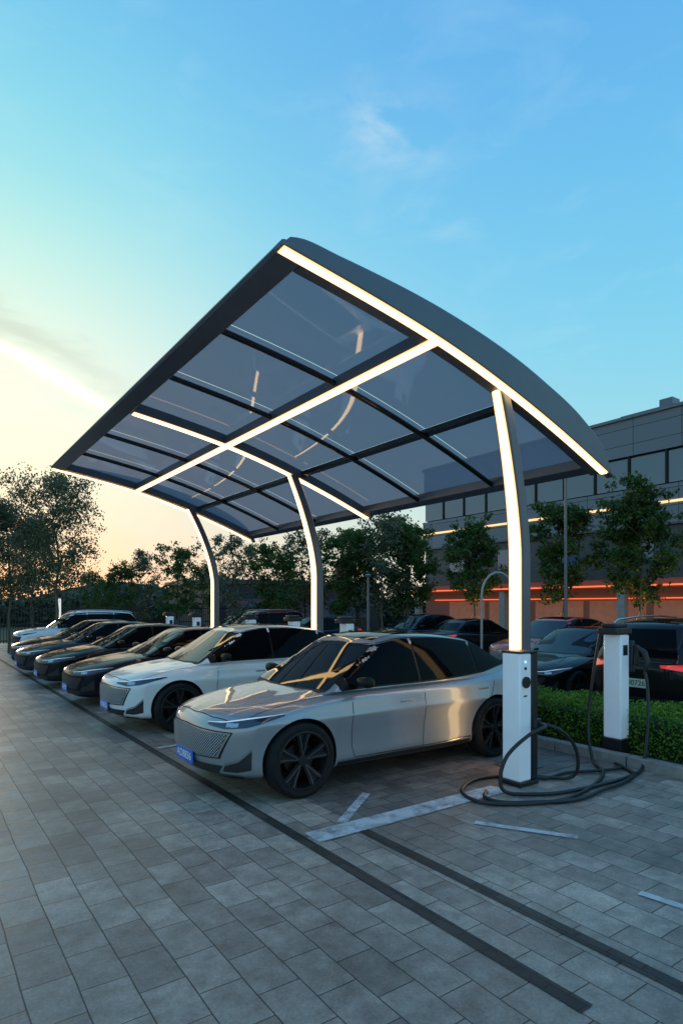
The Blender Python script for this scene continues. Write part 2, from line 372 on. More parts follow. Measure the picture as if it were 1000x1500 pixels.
def cuboid(ni,nj,nk,fn,smap):
    idx={};vs=[];fs=[]
    def V(i,j,k):
        q=(i,j,k)
        if q not in idx: idx[q]=len(vs); vs.append(fn(smap(i/ni),2*j/nj-1,k/nk))
        return idx[q]
    for i in range(ni):
        for j in range(nj):
            fs.append((V(i,j,0),V(i,j+1,0),V(i+1,j+1,0),V(i+1,j,0))); fs.append((V(i,j,nk),V(i+1,j,nk),V(i+1,j+1,nk),V(i,j+1,nk)))
        for k in range(nk):
            fs.append((V(i,0,k),V(i+1,0,k),V(i+1,0,k+1),V(i,0,k+1))); fs.append((V(i,nj,k),V(i,nj,k+1),V(i+1,nj,k+1),V(i+1,nj,k)))
    for j in range(nj):
        for k in range(nk):
            fs.append((V(0,j,k),V(0,j,k+1),V(0,j+1,k+1),V(0,j+1,k))); fs.append((V(ni,j,k),V(ni,j+1,k),V(ni,j+1,k+1),V(ni,j,k+1)))
    return vs,fs
def rnd(a,b,ra,rb):
    A=abs(a);B=abs(b)
    if A>1-ra and B>1-rb:
        u=(A-1+ra)/ra; v=(B-1+rb)/rb
        u2=u*math.sqrt(1-v*v/2); v2=v*math.sqrt(1-u*u/2)
        A=1-ra+ra*u2; B=1-rb+rb*v2
        a=math.copysign(A,a); b=math.copysign(B,b)
    return a,b
def gs(x,s): return math.exp(-(x/s)**2)
def smap(t): 
    return .5*t+.5*(.5-.5*math.cos(math.pi*t))
TY={}
TY['cross']=dict(L=4.85,W=.955,wx=(.88,3.78),R=.382,zt=[(0,.835),(.2,.90),(.6,.965),(1.1,1.02),(1.5,1.045),(3,1.065),(4.2,1.12),(4.7,1.10),(4.85,1.06)],
   zb=[(0,.25),(.4,.22),(.9,.22),(3.9,.23),(4.5,.28),(4.85,.36)],roof=[(1.3,1.46),(2.0,1.55),(2.5,1.615),(3.0,1.605),(3.6,1.53),(4.2,1.38),(4.8,1.20)],
   fb=1.14,ft=2.04,rb=4.78,rt=3.78,wb=.865,wt=.62,belt=1.0,nose=[(.2,.10),(.35,.03),(.55,.0),(.74,.02),(.84,.08),(1,.2)])
TY['sedan']=dict(L=4.9,W=.93,wx=(.9,3.82),R=.345,zt=[(0,.72),(.2,.79),(.6,.865),(1.1,.93),(1.5,.97),(3,.99),(4.2,1.03),(4.7,1.02),(4.9,.96)],
   zb=[(0,.2),(.4,.17),(.9,.17),(3.9,.17),(4.5,.22),(4.9,.3)],roof=[(1.3,1.32),(2.0,1.42),(2.6,1.475),(3.1,1.465),(3.8,1.38),(4.3,1.23),(4.8,1.1)],
   fb=1.25,ft=2.2,rb=4.55,rt=3.65,wb=.82,wt=.57,belt=.92,nose=[(.2,.08),(.35,.02),(.55,.0),(.66,.02),(.76,.10),(1,.3)])
TY['suv']=dict(L=4.75,W=.95,wx=(.88,3.7),R=.375,zt=[(0,.92),(.2,.99),(.6,1.05),(1.1,1.09),(1.5,1.1),(3,1.12),(4.2,1.13),(4.6,1.12),(4.75,1.08)],
   zb=[(0,.26),(.4,.23),(.9,.23),(3.9,.24),(4.4,.28),(4.75,.36)],roof=[(1.2,1.58),(1.8,1.66),(2.4,1.72),(3.1,1.73),(4.0,1.69),(4.7,1.62)],
   fb=1.15,ft=1.95,rb=4.70,rt=4.35,wb=.86,wt=.66,belt=1.05,nose=[(.2,.07),(.35,.02),(.6,.0),(.85,.02),(.95,.08),(1.1,.2)])
def thing_child(name,parent,loc):
    o=bpy.data.objects.new(name,None); o.parent=parent; o.location=loc; o.empty_display_size=.1; link(o); return o
def tyre_rim(R,parent,x,y,side):
    w=thing_child("wheel",parent,(x,y,R))
    b=MB(); W=.115
    b.lathe([(R*.72,-W+.01),(R*.77,-W),(R*.9,-W-.005),(R*.97,-W+.015),(R,-W+.04),(R,W-.04),(R*.97,W-.015),(R*.9,W+.005),(R*.72,W),(R*.66,W-.01)],48)
    b.obj("tyre",M_rubber,w,sm=40)
    b=MB(); b.mi=0
    b.lathe([(R*.78,-W-.001),(R*.76,-W-.004),(R*.74,-W+.012),(R*.70,-W+.05),(R*.6,W-.02),(R*.3,W-.03),(.001,W-.03)],48)
    b.lathe([(.001,-.088),(.055,-.086),(.065,-.07),(.07,-.02)],20)
    b.lathe([(.001,.0),(R*.45,.0),(R*.46,.02)],28)
    n=5
    for k in range(n):
        for (off,wi,wo,wfi,wfo) in ((-.16,.02,.03,.005,.008),(.16,.02,.03,.005,.008),(0,.03,.075,.0,.0)):
            a=2*math.pi*k/n+.3
            for mi in (0,1):
                wa,wb_,y0,y1=((wi,wo,-.083,-.03) if mi==0 else (wfi,wfo,-.096,-.082))
                if mi==1 and off==0: continue
                if off==0 and mi==0: y0=-.07
                b.mi=mi
                r0,r1=.05,R*.76
                secs=[]
                for r,wd,dy,ff in ((r0,wa,.012,.3),(r0*.4+r1*.6,(wa+wb_)/2,.0,.8),(r1,wb_,-.010,1.0)):
                    aa=a+off*ff*1.3
                    P=lambda t,yy: (r*math.cos(aa)-t*math.sin(aa),yy,r*math.sin(aa)+t*math.cos(aa))
                    secs.append([P(-wd,y0+dy),P(wd,y0+dy),P(wd,y1+dy),P(-wd,y1+dy)])
                b.sweep(secs)
    b.obj("rim",[M_rimdark,M_rimface],w,sm=35)
    if side>0: w.rotation_euler=(0,0,math.pi)
    return w
def textmesh(txt,size,m,parent,loc,rot,name="plate_lettering"):
    cu=bpy.data.curves.new("t",'FONT'); cu.body=txt; cu.size=size; cu.align_x='CENTER'; cu.align_y='CENTER'; cu.extrude=.001
    t=bpy.data.objects.new("t",cu); link(t); bpy.context.view_layer.update()
    me=bpy.data.meshes.new_from_object(t.evaluated_get(bpy.context.evaluated_depsgraph_get())); bpy.data.objects.remove(t)
    me.materials.clear(); me.materials.append(m)
    o=link(bpy.data.objects.new(name,me)); o.parent=parent; o.location=loc; o.rotation_euler=rot; return o
def build_car(kind,col,glyph=None,rearplate=None):
    T=TY[kind]; L=T['L'];W=T['W']; R=T['R']; xc=L/2
    root=thing("parked_car","","car")
    wx=T['wx']
    hwk=[(0,.90),(.4,.955),(.9,.988),(1.6,.992),(2.4,.992),(3.4,.992),(4.0,.99),(4.5,.955),(L,.91)]
    sk=[(.15,.90),(.25,.945),(.33,.958),(.46,.960),(.60,.972),(.72,.992),(.785,1.0),(.82,.986),(1.0,.945),(1.15,.885)]
    if kind=='suv': sk=[(.15,.92),(.25,.96),(.36,.97),(.48,.978),(.66,.99),(.82,1.0),(.95,.98),(1.08,.94),(1.15,.9)]
    if kind=='sedan': sk=[(.12,.90),(.2,.95),(.3,.962),(.44,.968),(.58,.987),(.7,1.0),(.74,.987),(.92,.93),(1.05,.885)]
    def fn(s,t,h):
        a,b_=t,2*h-1
        s2=2*s-1
        a,b_=rnd(a,b_,.13,.20 if b_>0 else .2)
        s2,b_=rnd(s2,b_,.035,.20)
        s2,a=rnd(s2,a,.03,.12)
        s=(s2+1)/2; h=(b_+1)/2
        x=s*L
        zt=herm(T['zt'],x)-.05*abs(a)**2.4; zb=herm(T['zb'],x)
        if x<1.5: zt+= .012*gs(abs(a)-.62,.16)*min(1,x/.4)
        z=zb+h*(zt-zb)
        hw=W*herm(hwk,x)*herm(sk,z)
        for w in wx:
            hw+=.010*gs(x-w,.5)*gs(z-.58,.30)
        y=a*hw
        fo=herm(T['nose'],z)+.32*abs(a)**2.8
        x+=fo*max(0,1-x/1.2)**1.3
        ro=.02+.22*abs(a)**3+.10*max(0,(.6-z)/.4)+ (.0 if z<.95 else .05*(z-.95)/.15)
        u=max(0,1-(L-min(x,L))/1.0)
        x-=ro*u**1.3
        return (x-xc,y,z)
    vs,fs=cuboid(120,30,30,fn,smap)
    b=MB(); b.add(vs,fs); body=b.obj("body",[col,M_plastic],root)
    c=MB()
    for w in wx:
        for sd in (-1,1):
            n=40; secs=[]
            for yy in (sd*.62,sd*1.2):
                secs.append([(w-xc+(R+.04)*math.cos(2*math.pi*k/n),yy,R+.005+(R+.04)*math.sin(2*math.pi*k/n)) for k in range(n)])
            c.sweep(secs)
    cut=c.obj("cutter",[col,M_plastic])
    for p in cut.data.polygons: p.material_index=1
    mod=body.modifiers.new("b",'BOOLEAN'); mod.operation='DIFFERENCE'; mod.object=cut; mod.solver='EXACT'
    bpy.context.view_layer.update()
    dg=bpy.context.evaluated_depsgraph_get()
    bvh=BVHTree.FromPolygons(vs,fs)
    nm=bpy.data.meshes.new_from_object(body.evaluated_get(dg)); body.modifiers.clear(); body.data=nm
    bpy.data.objects.remove(cut); smooth(nm,32)
    def gf(s,t,h):
        a,b_=rnd(t,2*h-1,.20,.26 if h>.5 else .01)
        s2,b_=rnd(2*s-1,b_,.10,.25) if h>.5 else (2*s-1,b_)
        s2,a=rnd(s2,a,.07,.12)
        s=(s2+1)/2;h=(b_+1)/2
        xf=T['fb']+(T['ft']-T['fb'])*h**1.12+.10*a*a*(1-.3*h); xr=T['rb']+(T['rt']-T['rb'])*h**1.3-.12*a*a
        x=xf+s*(xr-xf)
        zr=herm(T['roof'],x)-.025*a*a; z=T['belt']+h*(zr-T['belt'])
        tp=1-.10*max(0,(x-2.6)/2.2)**1.5
        w=(T['wb']+(T['wt']-T['wb'])*h**1.25)*tp
        if x<1.9: w*=1-.03*(1.9-x)
        return (x-xc,a*w,z)
    gv,gfc=cuboid(60,20,16,gf,lambda t:t)
    b=MB(); b.add(gv,gfc); gh=b.obj("roof",col,root,sm=50)
    gb=BVHTree.FromPolygons(gv,gfc)
    X=lambda x:x-xc
    zr=lambda x: herm(T['roof'],x)
    bl=T['belt']
    zl=lambda x: herm(T['zt'],x)+.0+(.0 if x<3.7 else (x-3.7)*.12)
    def zu(x):
        hh=(x-T['fb'])/(T['ft']-T['fb'])
        zA=bl+max(0,min(1.2,hh))**(1/1.12)*(1.50-bl+(zr(2.2)-1.5))-.035 if x<T['ft'] else 9
        xr0,xr1=T['rb'],T['rt']
        zB=9
        if x>xr1-.3: 
            q=max(0,min(1,(xr0-x)/(xr0-xr1+.15))); zB=bl+(q**.8)*(zr(x)-bl)-.04
        return max(zl(x)+.004,min(zA,zr(x)-.062,zB))
    x0=T['fb']+.26; x1=T['rb']-.22
    for sd in (-1,1):
        xs=[x0+(x1-x0)*k/60 for k in range(61)]
        ribbon("window_trim",[(X(x),sd*1.0,zl(x)-.014) for x in xs],[(X(x),sd*1.0,zu(x)+.012) for x in xs],gb,(0,-sd,0),.004,60,6,M_trim,root,byx=True)
        xm=(wx[0]+wx[1])/2+.22
        for (a,c_) in ((x0+.12,xm-.02),(xm+.02,xm+1.0),(xm+1.035,x1-.04)):
            if c_-a<.1: continue
            xs=[a+(c_-a)*k/24 for k in range(25)]
            ribbon("side_window",[(X(x),sd*1.0,zl(x)+.004) for x in xs],[(X(x),sd*1.0,max(zl(x)+.006,zu(x)-.004)) for x in xs],gb,(0,-sd,0),.009,24,6,M_glass,root,byx=True)
        xA=T['wx'][0]+.62; xB=xm; xC=T['wx'][1]-.33
        def seam(pts,wd=.007):
            pts=[Vector((X(p[0]),sd*1.0,p[1])) for p in pts]
            lo=[];up=[]
            P=resample(pts,18)
            for i,p in enumerate(P):
                d=(P[min(i+1,18)]-P[max(0,i-1)]).normalized(); nn=Vector((-d.z,0,d.x))*wd/2
                lo.append(p-nn);up.append(p+nn)
            ribbon("door_seam",lo,up,bvh,(0,-sd,0),.0022,18,1,M_plastic,body,byx=True)
        zs0=.32;zt_=lambda x:herm(T['zt'],x)-.06
        seam([(xA+.02,zt_(xA)),(xA-.01,.7),(xA,.45),(xA+.04,zs0)]); seam([(xB+.02,zt_(xB)),(xB+.0,.7),(xB-.01,zs0)])
        seam([(xC+.36,zt_(xC)),(xC+.28,.85),(xC+.02,.6),(xC-.08,zs0)]); seam([(xA+.04,zs0),(xB,zs0-.005),(xC-.08,zs0)])
        xs=[wx[0]+R+.06+(wx[1]-wx[0]-2*R-.12)*k/20 for k in range(21)]
        z0=herm(T['zb'],2.5)
        ribbon("sill",[(X(x),sd*1.0,z0+.005) for x in xs],[(X(x),sd*1.0,z0+.09) for x in xs],bvh,(0,-sd,0),.006,20,2,M_plastic,root,byx=True)
        ribbon("sill_trim",[(X(x),sd*1.0,z0+.093+.05*max(0,(x-2.9)/1)) for x in xs],[(X(x),sd*1.0,z0+.106+.05*max(0,(x-2.9)/1)) for x in xs],bvh,(0,-sd,0),.009,20,1,M_chrome,root,byx=True)
        for xx in (xB-.28,xC+.12):
            h=MB(); zz=herm(T['zt'],xx)-.19; hit,_,_,_=bvh.ray_cast(Vector((X(xx),sd*2,zz)),Vector((0,-sd,0)),3); yy=hit.y
            h.box(X(xx)-.09,X(xx)+.09,yy-.010,yy+.010,zz-.012,zz+.012); h.obj("door_handle",M_trim if kind!='cross' else M_satin,root,bevel=.008,sm=40)
        mz=herm(T['zt'],1.6)+.05; mx_=T['fb']+.46
        h=MB(); secs=[]
        for k,(o_,sx,sz) in enumerate([(.0,.03,.02),(.02,.055,.04),(.08,.075,.055),(.17,.07,.06),(.22,.05,.045),(.235,.03,.03)]):
            yy=sd*(.90+o_); loop=[]
            for q in range(14):
                t=2*math.pi*q/14; c1=math.copysign(abs(math.cos(t))**.7,math.cos(t)); s1=math.copysign(abs(math.sin(t))**.7,math.sin(t))
                loop.append((X(mx_)+sx*c1,yy,mz+.03+sz*s1))
            secs.append(loop)
        h.sweep(secs); mi_=h.obj("mirror",M_trim,root,sm=60)
        h=MB(); h.tube([(X(mx_)+.02,sd*.80,mz-.05),(X(mx_)+.0,sd*.94,mz)],.022,8); h.obj("mirror_stalk",M_trim,mi_,sm=60)
        zh=T['zt'][0][1]-.03
        dv=(.62,-sd*.78,0)
        lo=[(X(.05),sd*.46,zh-.045),(X(.14),sd*.66,zh-.07),(X(.3),sd*.84,zh-.045),(X(.66),sd*.93,zh+.045)]
        up=[(X(.05),sd*.46,zh-.02),(X(.14),sd*.66,zh-.005),(X(.3),sd*.84,zh+.03),(X(.66),sd*.93,zh+.06)]
        hl=ribbon("headlight",lo,up,bvh,dv,.006,24,5,M_head,root)
        lo2=[(p[0],p[1],p[2]+ (q[2]-p[2])*.84) for p,q in zip(lo,up)]; up2=[(p[0],p[1],p[2]+(q[2]-p[2])*.98) for p,q in zip(lo,up)]
        ribbon("daytime_light",lo2,up2,bvh,dv,.010,24,1,M_drl,hl)
        for (ya,yb_2) in ((.66,.71),(.74,.79)):
            lo3=[(X(.16),sd*ya,zh-.052),(X(.22),sd*yb_2,zh-.045)]; up3=[(X(.16),sd*ya,zh-.02),(X(.22),sd*yb_2,zh-.012)]
            ribbon("headlight_lens",lo3,up3,bvh,dv,.010,8,3,M_chrome,hl)
        lo=[(X(.1),sd*.66,.31),(X(.22),sd*.76,.31),(X(.34),sd*.84,.34)]; up=[(X(.1),sd*.70,.37),(X(.22),sd*.79,.42),(X(.34),sd*.85,.53)]
        ribbon("side_intake",lo,up,bvh,dv,.005,14,4,M_plastic,root)
        if kind=='cross':
            lo=[(X(.1),sd*.70,.378),(X(.22),sd*.79,.428),(X(.34),sd*.85,.538)]; up=[(X(.1),sd*.70,.392),(X(.22),sd*.79,.442),(X(.34),sd*.85,.555)]
            ribbon("bumper_insert",lo,up,bvh,dv,.008,14,1,M_chrome,root)
        zt2=herm(T['zt'],L-.1)-.10
        lo=[(X(L-.02),sd*.45,zt2-.03),(X(L-.1),sd*.8,zt2-.07),(X(L-.5),sd*.92,zt2+.0)]; up=[(X(L-.02),sd*.45,zt2+.01),(X(L-.1),sd*.8,zt2+.03),(X(L-.5),sd*.92,zt2+.045)]
        ribbon("tail_light",lo,up,bvh,(-.62,-sd*.78,0),.006,18,3,M_tail,root)
    f=lambda y,z:(X(0),y,z)
    zt0=T['zt'][0][1]
    g1=zt0-.145
    ribbon("grille_gap",[f(-.585,g1-.250),f(0,g1-.270),f(.585,g1-.250)],[f(-.715,g1+.018),f(0,g1+.043),f(.715,g1+.018)],bvh,(1,0,0),.003,30,6,M_trim,root)
    ribbon("grille_surround",[f(-.57,g1-.238),f(0,g1-.258),f(.57,g1-.238)],[f(-.70,g1+.008),f(0,g1+.033),f(.70,g1+.008)],bvh,(1,0,0),.007,30,6,M_chrome if kind=='cross' else M_trim,root)
    ribbon("grille",[f(-.545,g1-.222),f(0,g1-.242),f(.545,g1-.222)],[f(-.67,g1-.008),f(0,g1+.018),f(.67,g1-.008)],bvh,(1,0,0),.012,30,6,M_grille if kind=='cross' else M_plastic,root)
    zb0=T['zb'][0][1]
    ribbon("lower_intake",[f(-.52,zb0+.03),f(.52,zb0+.03)],[f(-.60,zb0+.12),f(.60,zb0+.12)],bvh,(1,0,0),.006,24,4,M_plastic,root)
    ribbon("front_lip",[f(-.72,zb0+.002),f(.72,zb0+.002)],[f(-.74,zb0+.022),f(.74,zb0+.022)],bvh,(1,0,0),.014,24,1,M_trim,root)
    for sd in (-1,1):
        lo=[(X(.28+.1*k),sd*(.735+.006*k),1) for k in range(10)]; up=[(p[0],p[1]+sd*.008,1) for p in lo]
        ribbon("bonnet_seam",lo,up,bvh,(0,0,-1),.0022,30,1,M_plastic,body)
    lo=[(X(.24),-.73,1),(X(.13),-.4,1),(X(.10),0,1),(X(.13),.4,1),(X(.24),.73,1)]; up=[(p[0]+.009,p[1],1) for p in lo]
    ribbon("bonnet_seam",lo,up,bvh,(0,0,-1),.0022,30,1,M_plastic,body)
    z0=herm(T['zt'],T['fb']+.1)+.0; zT=zr(T['ft'])
    ribbon("windscreen",[(X(1),-.765,z0+.01),(X(1),0,z0+.0),(X(1),.765,z0+.01)],[(X(1),-.59,zT-.07),(X(1),0,zT-.045),(X(1),.59,zT-.07)],gb,(1,0,0),.006,30,14,M_shield,root)
    ribbon("wiper_cowl",[(X(1),-.76,z0-.035),(X(1),.76,z0-.035)],[(X(1),-.76,z0+.012),(X(1),.76,z0+.012)],gb,(1,0,0),.004,20,2,M_plastic,root)
    zR=zr(T['rt']); zq=herm(T['zt'],T['rb'])
    ribbon("rear_window",[(X(L),-.62,zq+.04),(X(L),.62,zq+.04)],[(X(L),-.47,zR-.09),(X(L),.47,zR-.09)],gb,(-1,0,0),.006,24,10,M_glass,root)
    xa,xb=T['ft']+.06,T['rt']-.12
    ribbon("glass_roof",[(X(xa),-.50,2),(X(xb),-.45,2)],[(X(xa),.50,2),(X(xb),.45,2)],gb,(0,0,-1),.005,24,12,M_glass,root)
    def plate(front,m,mt,txt):
        sg=-1 if front else 1; z=zb0+.145 if front else .72
        hit,_,_,_=bvh.ray_cast(Vector((sg*4,0,z)),Vector((-sg,0,0)),4); x=hit.x+sg*.022
        p=MB(); p.box(x-.008,x+.008,-.22,.22,z-.07,z+.07); pp=p.obj("number_plate",m,root,bevel=.004)
        if txt: textmesh(txt,.115,mt,pp,(x+sg*.0095,0,z),(math.pi/2,0,math.pi/2*sg))
    if glyph: plate(True,M_plateb,M_platew,glyph)
    if rearplate: plate(False,M_plateg,M_plated,rearplate)
    ribbon("rear_bumper_trim",[(X(L),-.75,.36),(X(L),.75,.36)],[(X(L),-.8,.50),(X(L),.8,.50)],bvh,(-1,0,0),.006,20,3,M_plastic,root)
    if kind=='suv':
        for sd in (-1,1):
            r=MB(); r.tube([(X(x),sd*.60,zr(x)+.03-(.05 if x in(2.0,4.3) else 0)) for x in (2.0,2.15,2.8,3.5,4.15,4.3)],.016,8); r.obj("roof_rail",M_chrome,root,sm=60)
    for w in wx:
        for sd in (-1,1): tyre_rim(R,root,w-xc,sd*(W-.115),sd)
    return root,L
def setup(root,L,fx,Y,label,face='front',group="cars parked in the row of bays",rz=0):
    root.location=(fx+L/2,Y,0); root.rotation_euler=(0,0,(0 if face=='front' else math.pi)+rz)
    root["label"]=label; root["category"]="car"; root["group"]=group
def recolor(root,col):
    for c in root.children:
        if c.name.split('.')[0] in ("body","roof"):
            s=c.material_slots[0]; s.link='OBJECT'; s.material=col
cr1,Lc=build_car('cross',M_silver,"AD8836")
setup(cr1,Lc,2.36,6.15,"silver grey crossover car with dark windows parked beside the charger")
c2=copytree(cr1); recolor(c2,M_white); setup(c2,Lc,2.5,9.95,"white crossover car parked under the canopy")
se,Ls=build_car('sedan',M_navy,"A61920")
setup(se,Ls,2.5,12.95,"dark blue sedan parked under the canopy")
def cp(root,L,col,fx,Y,label,face='front',group="cars parked in the row of bays",rz=0):
    n=copytree(root); recolor(n,col); setup(n,L,fx,Y,label,face,group,rz); return n
cp(se,Ls,M_black,2.45,16.0,"black sedan parked in the row")
cp(se,Ls,M_grey,2.4,18.9,"dark grey sedan parked in the row")
cp(se,Ls,M_black,2.6,21.6,"black sedan with low roof parked in the row")
su,Lu=build_car('suv',M_black,None,"AD0726")
G2="cars parked beyond the hedge"
setup(su,Lu,9.4,5.2,"black sport utility car with plate facing the hedge",'rear',G2)
cp(su,Lu,M_white,3.2,26.0,"white sport utility car ending the row",'front')
cp(se,Ls,M_black,9.7,7.85,"black sedan parked beyond the hedge",'front',G2)
cp(se,Ls,M_black,9.7,2.3,"black sedan parked beyond the hedge",'front',G2)
cp(cr1,Lc,M_red,13.2,10.9,"bright red crossover car in the far row",'front',G2)
cp(se,Ls,M_black,14.8,15.6,"black sedan in the far row",'rear',G2)
cp(cr1,Lc,M_grey,14.8,18.6,"grey crossover car in the far row",'front',G2)
cp(su,Lu,M_red,11,25.5,"red sport utility car in the far row",'front',G2)
cp(se,Ls,M_red,11.5,29,"red sedan in the far row",'front',G2)
cp(se,Ls,M_navy,11.5,22,"dark blue sedan in the far row",'front',G2)
# ------------------------------------------------------------------ chargers
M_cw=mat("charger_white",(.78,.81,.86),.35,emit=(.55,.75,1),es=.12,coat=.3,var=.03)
M_cd=mat("charger_black",(.016,.017,.019),.4,var=.15)
M_ind=mat("indicator_light",(.2,.6,1),.4,emit=(.3,.7,1),es=1.5)
ch=thing("charging_station","white and black charging station with coiled black cable on the paving","charging station",(5.47,4.33,0))
b=MB(); b.box(-.17,.15,-.16,.12,0,.05); b.obj("base",M_cd,ch,bevel=.01)
b=MB(); b.box(-.15,.045,-.14,.10,.05,1.43); b.obj("body",M_cw,ch,bevel=.018,sm=40)
b=MB(); b.box(.047,.15,-.145,.105,.05,1.43); b.obj("back_cover",M_cd,ch,bevel=.012,sm=40)
b=MB(); b.box(-.155,.155,-.15,.11,1.432,1.455); b.obj("cap",M_cd,ch,bevel=.008)
def disc(name,c,r,axis,th,m,parent):
    b=MB(); n=24; secs=[]
    for d in (-th/2,th/2):
        loop=[]
        for k in range(n):
            t=2*math.pi*k/n
            if axis=='y': loop.append((c[0]+r*math.cos(t),c[1]+d,c[2]+r*math.sin(t)))
            else: loop.append((c[0]+d,c[1]+r*math.cos(t),c[2]+r*math.sin(t)))
        secs.append(loop)
    b.sweep(secs); return b.obj(name,m,parent,sm=40)
disc("socket",(-.055,-.145,1.12),.062,'y',.03,M_cd,ch)
disc("button",(-.06,-.143,1.27),.016,'y',.012,M_cd,ch)
disc("indicator",(-.06,-.143,1.34),.012,'y',.012,M_ind,ch)
b=MB(); b.box(-.085,-.035,-.146,-.138,.965,.98); b.obj("card_reader",M_cd,ch)
b=MB(); b.box(.06,.14,-.20,-.14,.62,.72); b.obj("cable_outlet",M_cd,ch,bevel=.01)
ch2=thing("charging_station","white charging post with black head and hanging connector by the hedge","charging station",(7.37,4.30,0),group="charging posts along the hedge")
b=MB(); b.box(-.11,.11,-.13,.13,0.0,.26); b.obj("base",M_cd,ch2,bevel=.01)
b=MB(); b.box(-.10,.10,-.12,.12,.262,1.58); b.obj("body",M_cw,ch2,bevel=.02,sm=40)
b=MB(); b.box(-.22,.15,-.13,.13,1.582,1.67); b.box(-.18,.10,-.10,.10,1.67,1.72); b.obj("head",M_cd,ch2,bevel=.015,sm=40)
b=MB(); b.box(.102,.17,-.16,.10,1.1,1.5); b.box(.11,.16,-.22,-.16,1.2,1.45); b.obj("holster",M_cd,ch2,bevel=.012,sm=40)
b=MB(); b.tube([(.13,-.2,1.42),(.16,-.28,1.36),(.14,-.33,1.24),(.13,-.3,1.12)],[.03,.04,.035,.022],10); b.obj("connector",M_cd,ch2,sm=60)
b=MB(); b.box(-.05,.05,-.126,-.121,1.32,1.45); b.obj("display",M_cd,ch2)
for y in (10.1,12.2,14.4,18.1,20.5):
    n=copytree(ch2); n.location=(7.32,y,0)
def spl(pts,n=10):
    P=[Vector(p) for p in pts]; out=[]
    for i in range(len(P)-1):
        p0=P[max(i-1,0)];p1=P[i];p2=P[i+1];p3=P[min(i+2,len(P)-1)]
        for k in range(n):
            t=k/n; out.append(.5*((2*p1)+(-p0+p2)*t+(2*p0-5*p1+4*p2-p3)*t*t+(-p0+3*p1-3*p2+p3)*t**3))
    out.append(P[-1]); return out
def cable(pts,r,parent):
    b=MB(); pp=spl(pts); pp=[Vector((p.x,p.y,max(p.z,r+.005))) for p in pp]; b.tube(pp,r,10); return b.obj("cable",M_cd,parent,world=True,sm=70)
cable([(5.58,4.15,.66),(5.5,4.0,.66),(5.25,4.02,.60),(5.0,4.1,.40),(4.92,4.12,.15),(5.0,4.05,.03),(5.4,3.8,.02),(6.1,3.7,.02),(6.7,3.7,.02),(7.05,3.78,.05),(7.3,3.85,.5),(7.47,3.95,.95),(7.50,4.0,1.12)],.020,ch2)
cable([(5.62,4.18,.66),(5.75,4.0,.60),(5.95,3.95,.40),(6.0,3.95,.15),(5.95,4.05,.03),(5.7,4.35,.02),(5.3,4.6,.02),(4.95,4.58,.02),(4.64,4.38,.02),(4.56,4.05,.02),(4.85,3.78,.02),(5.3,3.64,.02),(5.9,3.72,.02),(6.5,3.95,.02),(6.85,4.3,.05),(7.03,4.48,.45),(7.12,4.46,1.1),(7.17,4.4,1.6)],.019,ch2)
cable([(4.86,4.25,.02),(4.70,4.12,.02),(4.72,3.9,.03),(5.0,3.72,.03),(5.4,3.56,.02),(5.9,3.58,.03),(6.4,3.62,.02),(6.75,3.72,.02),(6.92,3.95,.02)],.020,ch)
cable([(7.0,4.1,.03),(6.9,3.95,.03),(6.6,4.0,.03),(6.2,4.2,.02),(5.8,4.2,.02),(5.65,4.3,.05)],.018,ch)
# ------------------------------------------------------------------ trees
def make_tree(seed,ht,cr,trunk_h,nl,leaf,size,nb=13,cl=.085,sub_s=.15):
    rng=random.Random(seed); tb=MB(); tips=[]
    tr=.055*ht/6
    pts=[(0,0,0)]
    for k in range(1,8): z=ht*.85*k/7; pts.append((rng.uniform(-.06,.06)*k*.5,rng.uniform(-.06,.06)*k*.5,z))
    tb.tube(pts,[tr*(1-.8*k/7)+.008 for k in range(8)],8)
    for k in range(nb):
        f=k/(nb-1); z=trunk_h+(ht*.84-trunk_h)*f; a=k*2.4+rng.uniform(-.4,.4)
        i=min(6,int(z/(ht*.85)*7)); base=Vector(pts[i]).lerp(Vector(pts[i+1]),z/(ht*.85)*7-i)
        ln=cr*(math.sin(math.pi*(.2+.68*f))**.8)*rng.uniform(.6,1.15)
        d=Vector((math.cos(a),math.sin(a),.55+.6*f))
        mid=base+d*ln*.5+Vector((0,0,-.05)); end=base+d*ln*.95+Vector((rng.uniform(-.2,.2),rng.uniform(-.2,.2),rng.uniform(-.1,.2)))
        tb.tube([base,mid,end],[tr*.45*(1-.5*f),tr*.28,.008],6)
        tips.append((end,1.0)); tips.append((base.lerp(end,.65),.6))
        for q in range(2):
            e2=mid.lerp(end,rng.uniform(.0,.8))+Vector((rng.uniform(-.5,.5),rng.uniform(-.5,.5),rng.uniform(-.2,.5)))*cr*.6
            tb.tube([mid,e2],[tr*.2,.006],5); tips.append((e2,.8))
    tips.append((Vector(pts[-1])+Vector((0,0,.2)),.9)); tips.append((Vector(pts[-1])+Vector((.1,.1,.5)),.6))
    rs=np.random.default_rng(seed); P=[]
    per=int(nl/len(tips))
    for (c,s) in tips:
        sub=[np.array(c)+rs.normal(size=3)*cr*sub_s for _ in range(5)]
        for j in range(int(per*s)):
            P.append(sub[rs.integers(5)]+rs.normal(size=3)*cr*cl*np.array([1,1,.75]))
    me=leafmesh("crown",P,size,leaf)
    t=MB.obj(tb,"trunk",M_bark,sm=60)
    tm=t.data; bpy.data.objects.remove(t)
    return tm,me
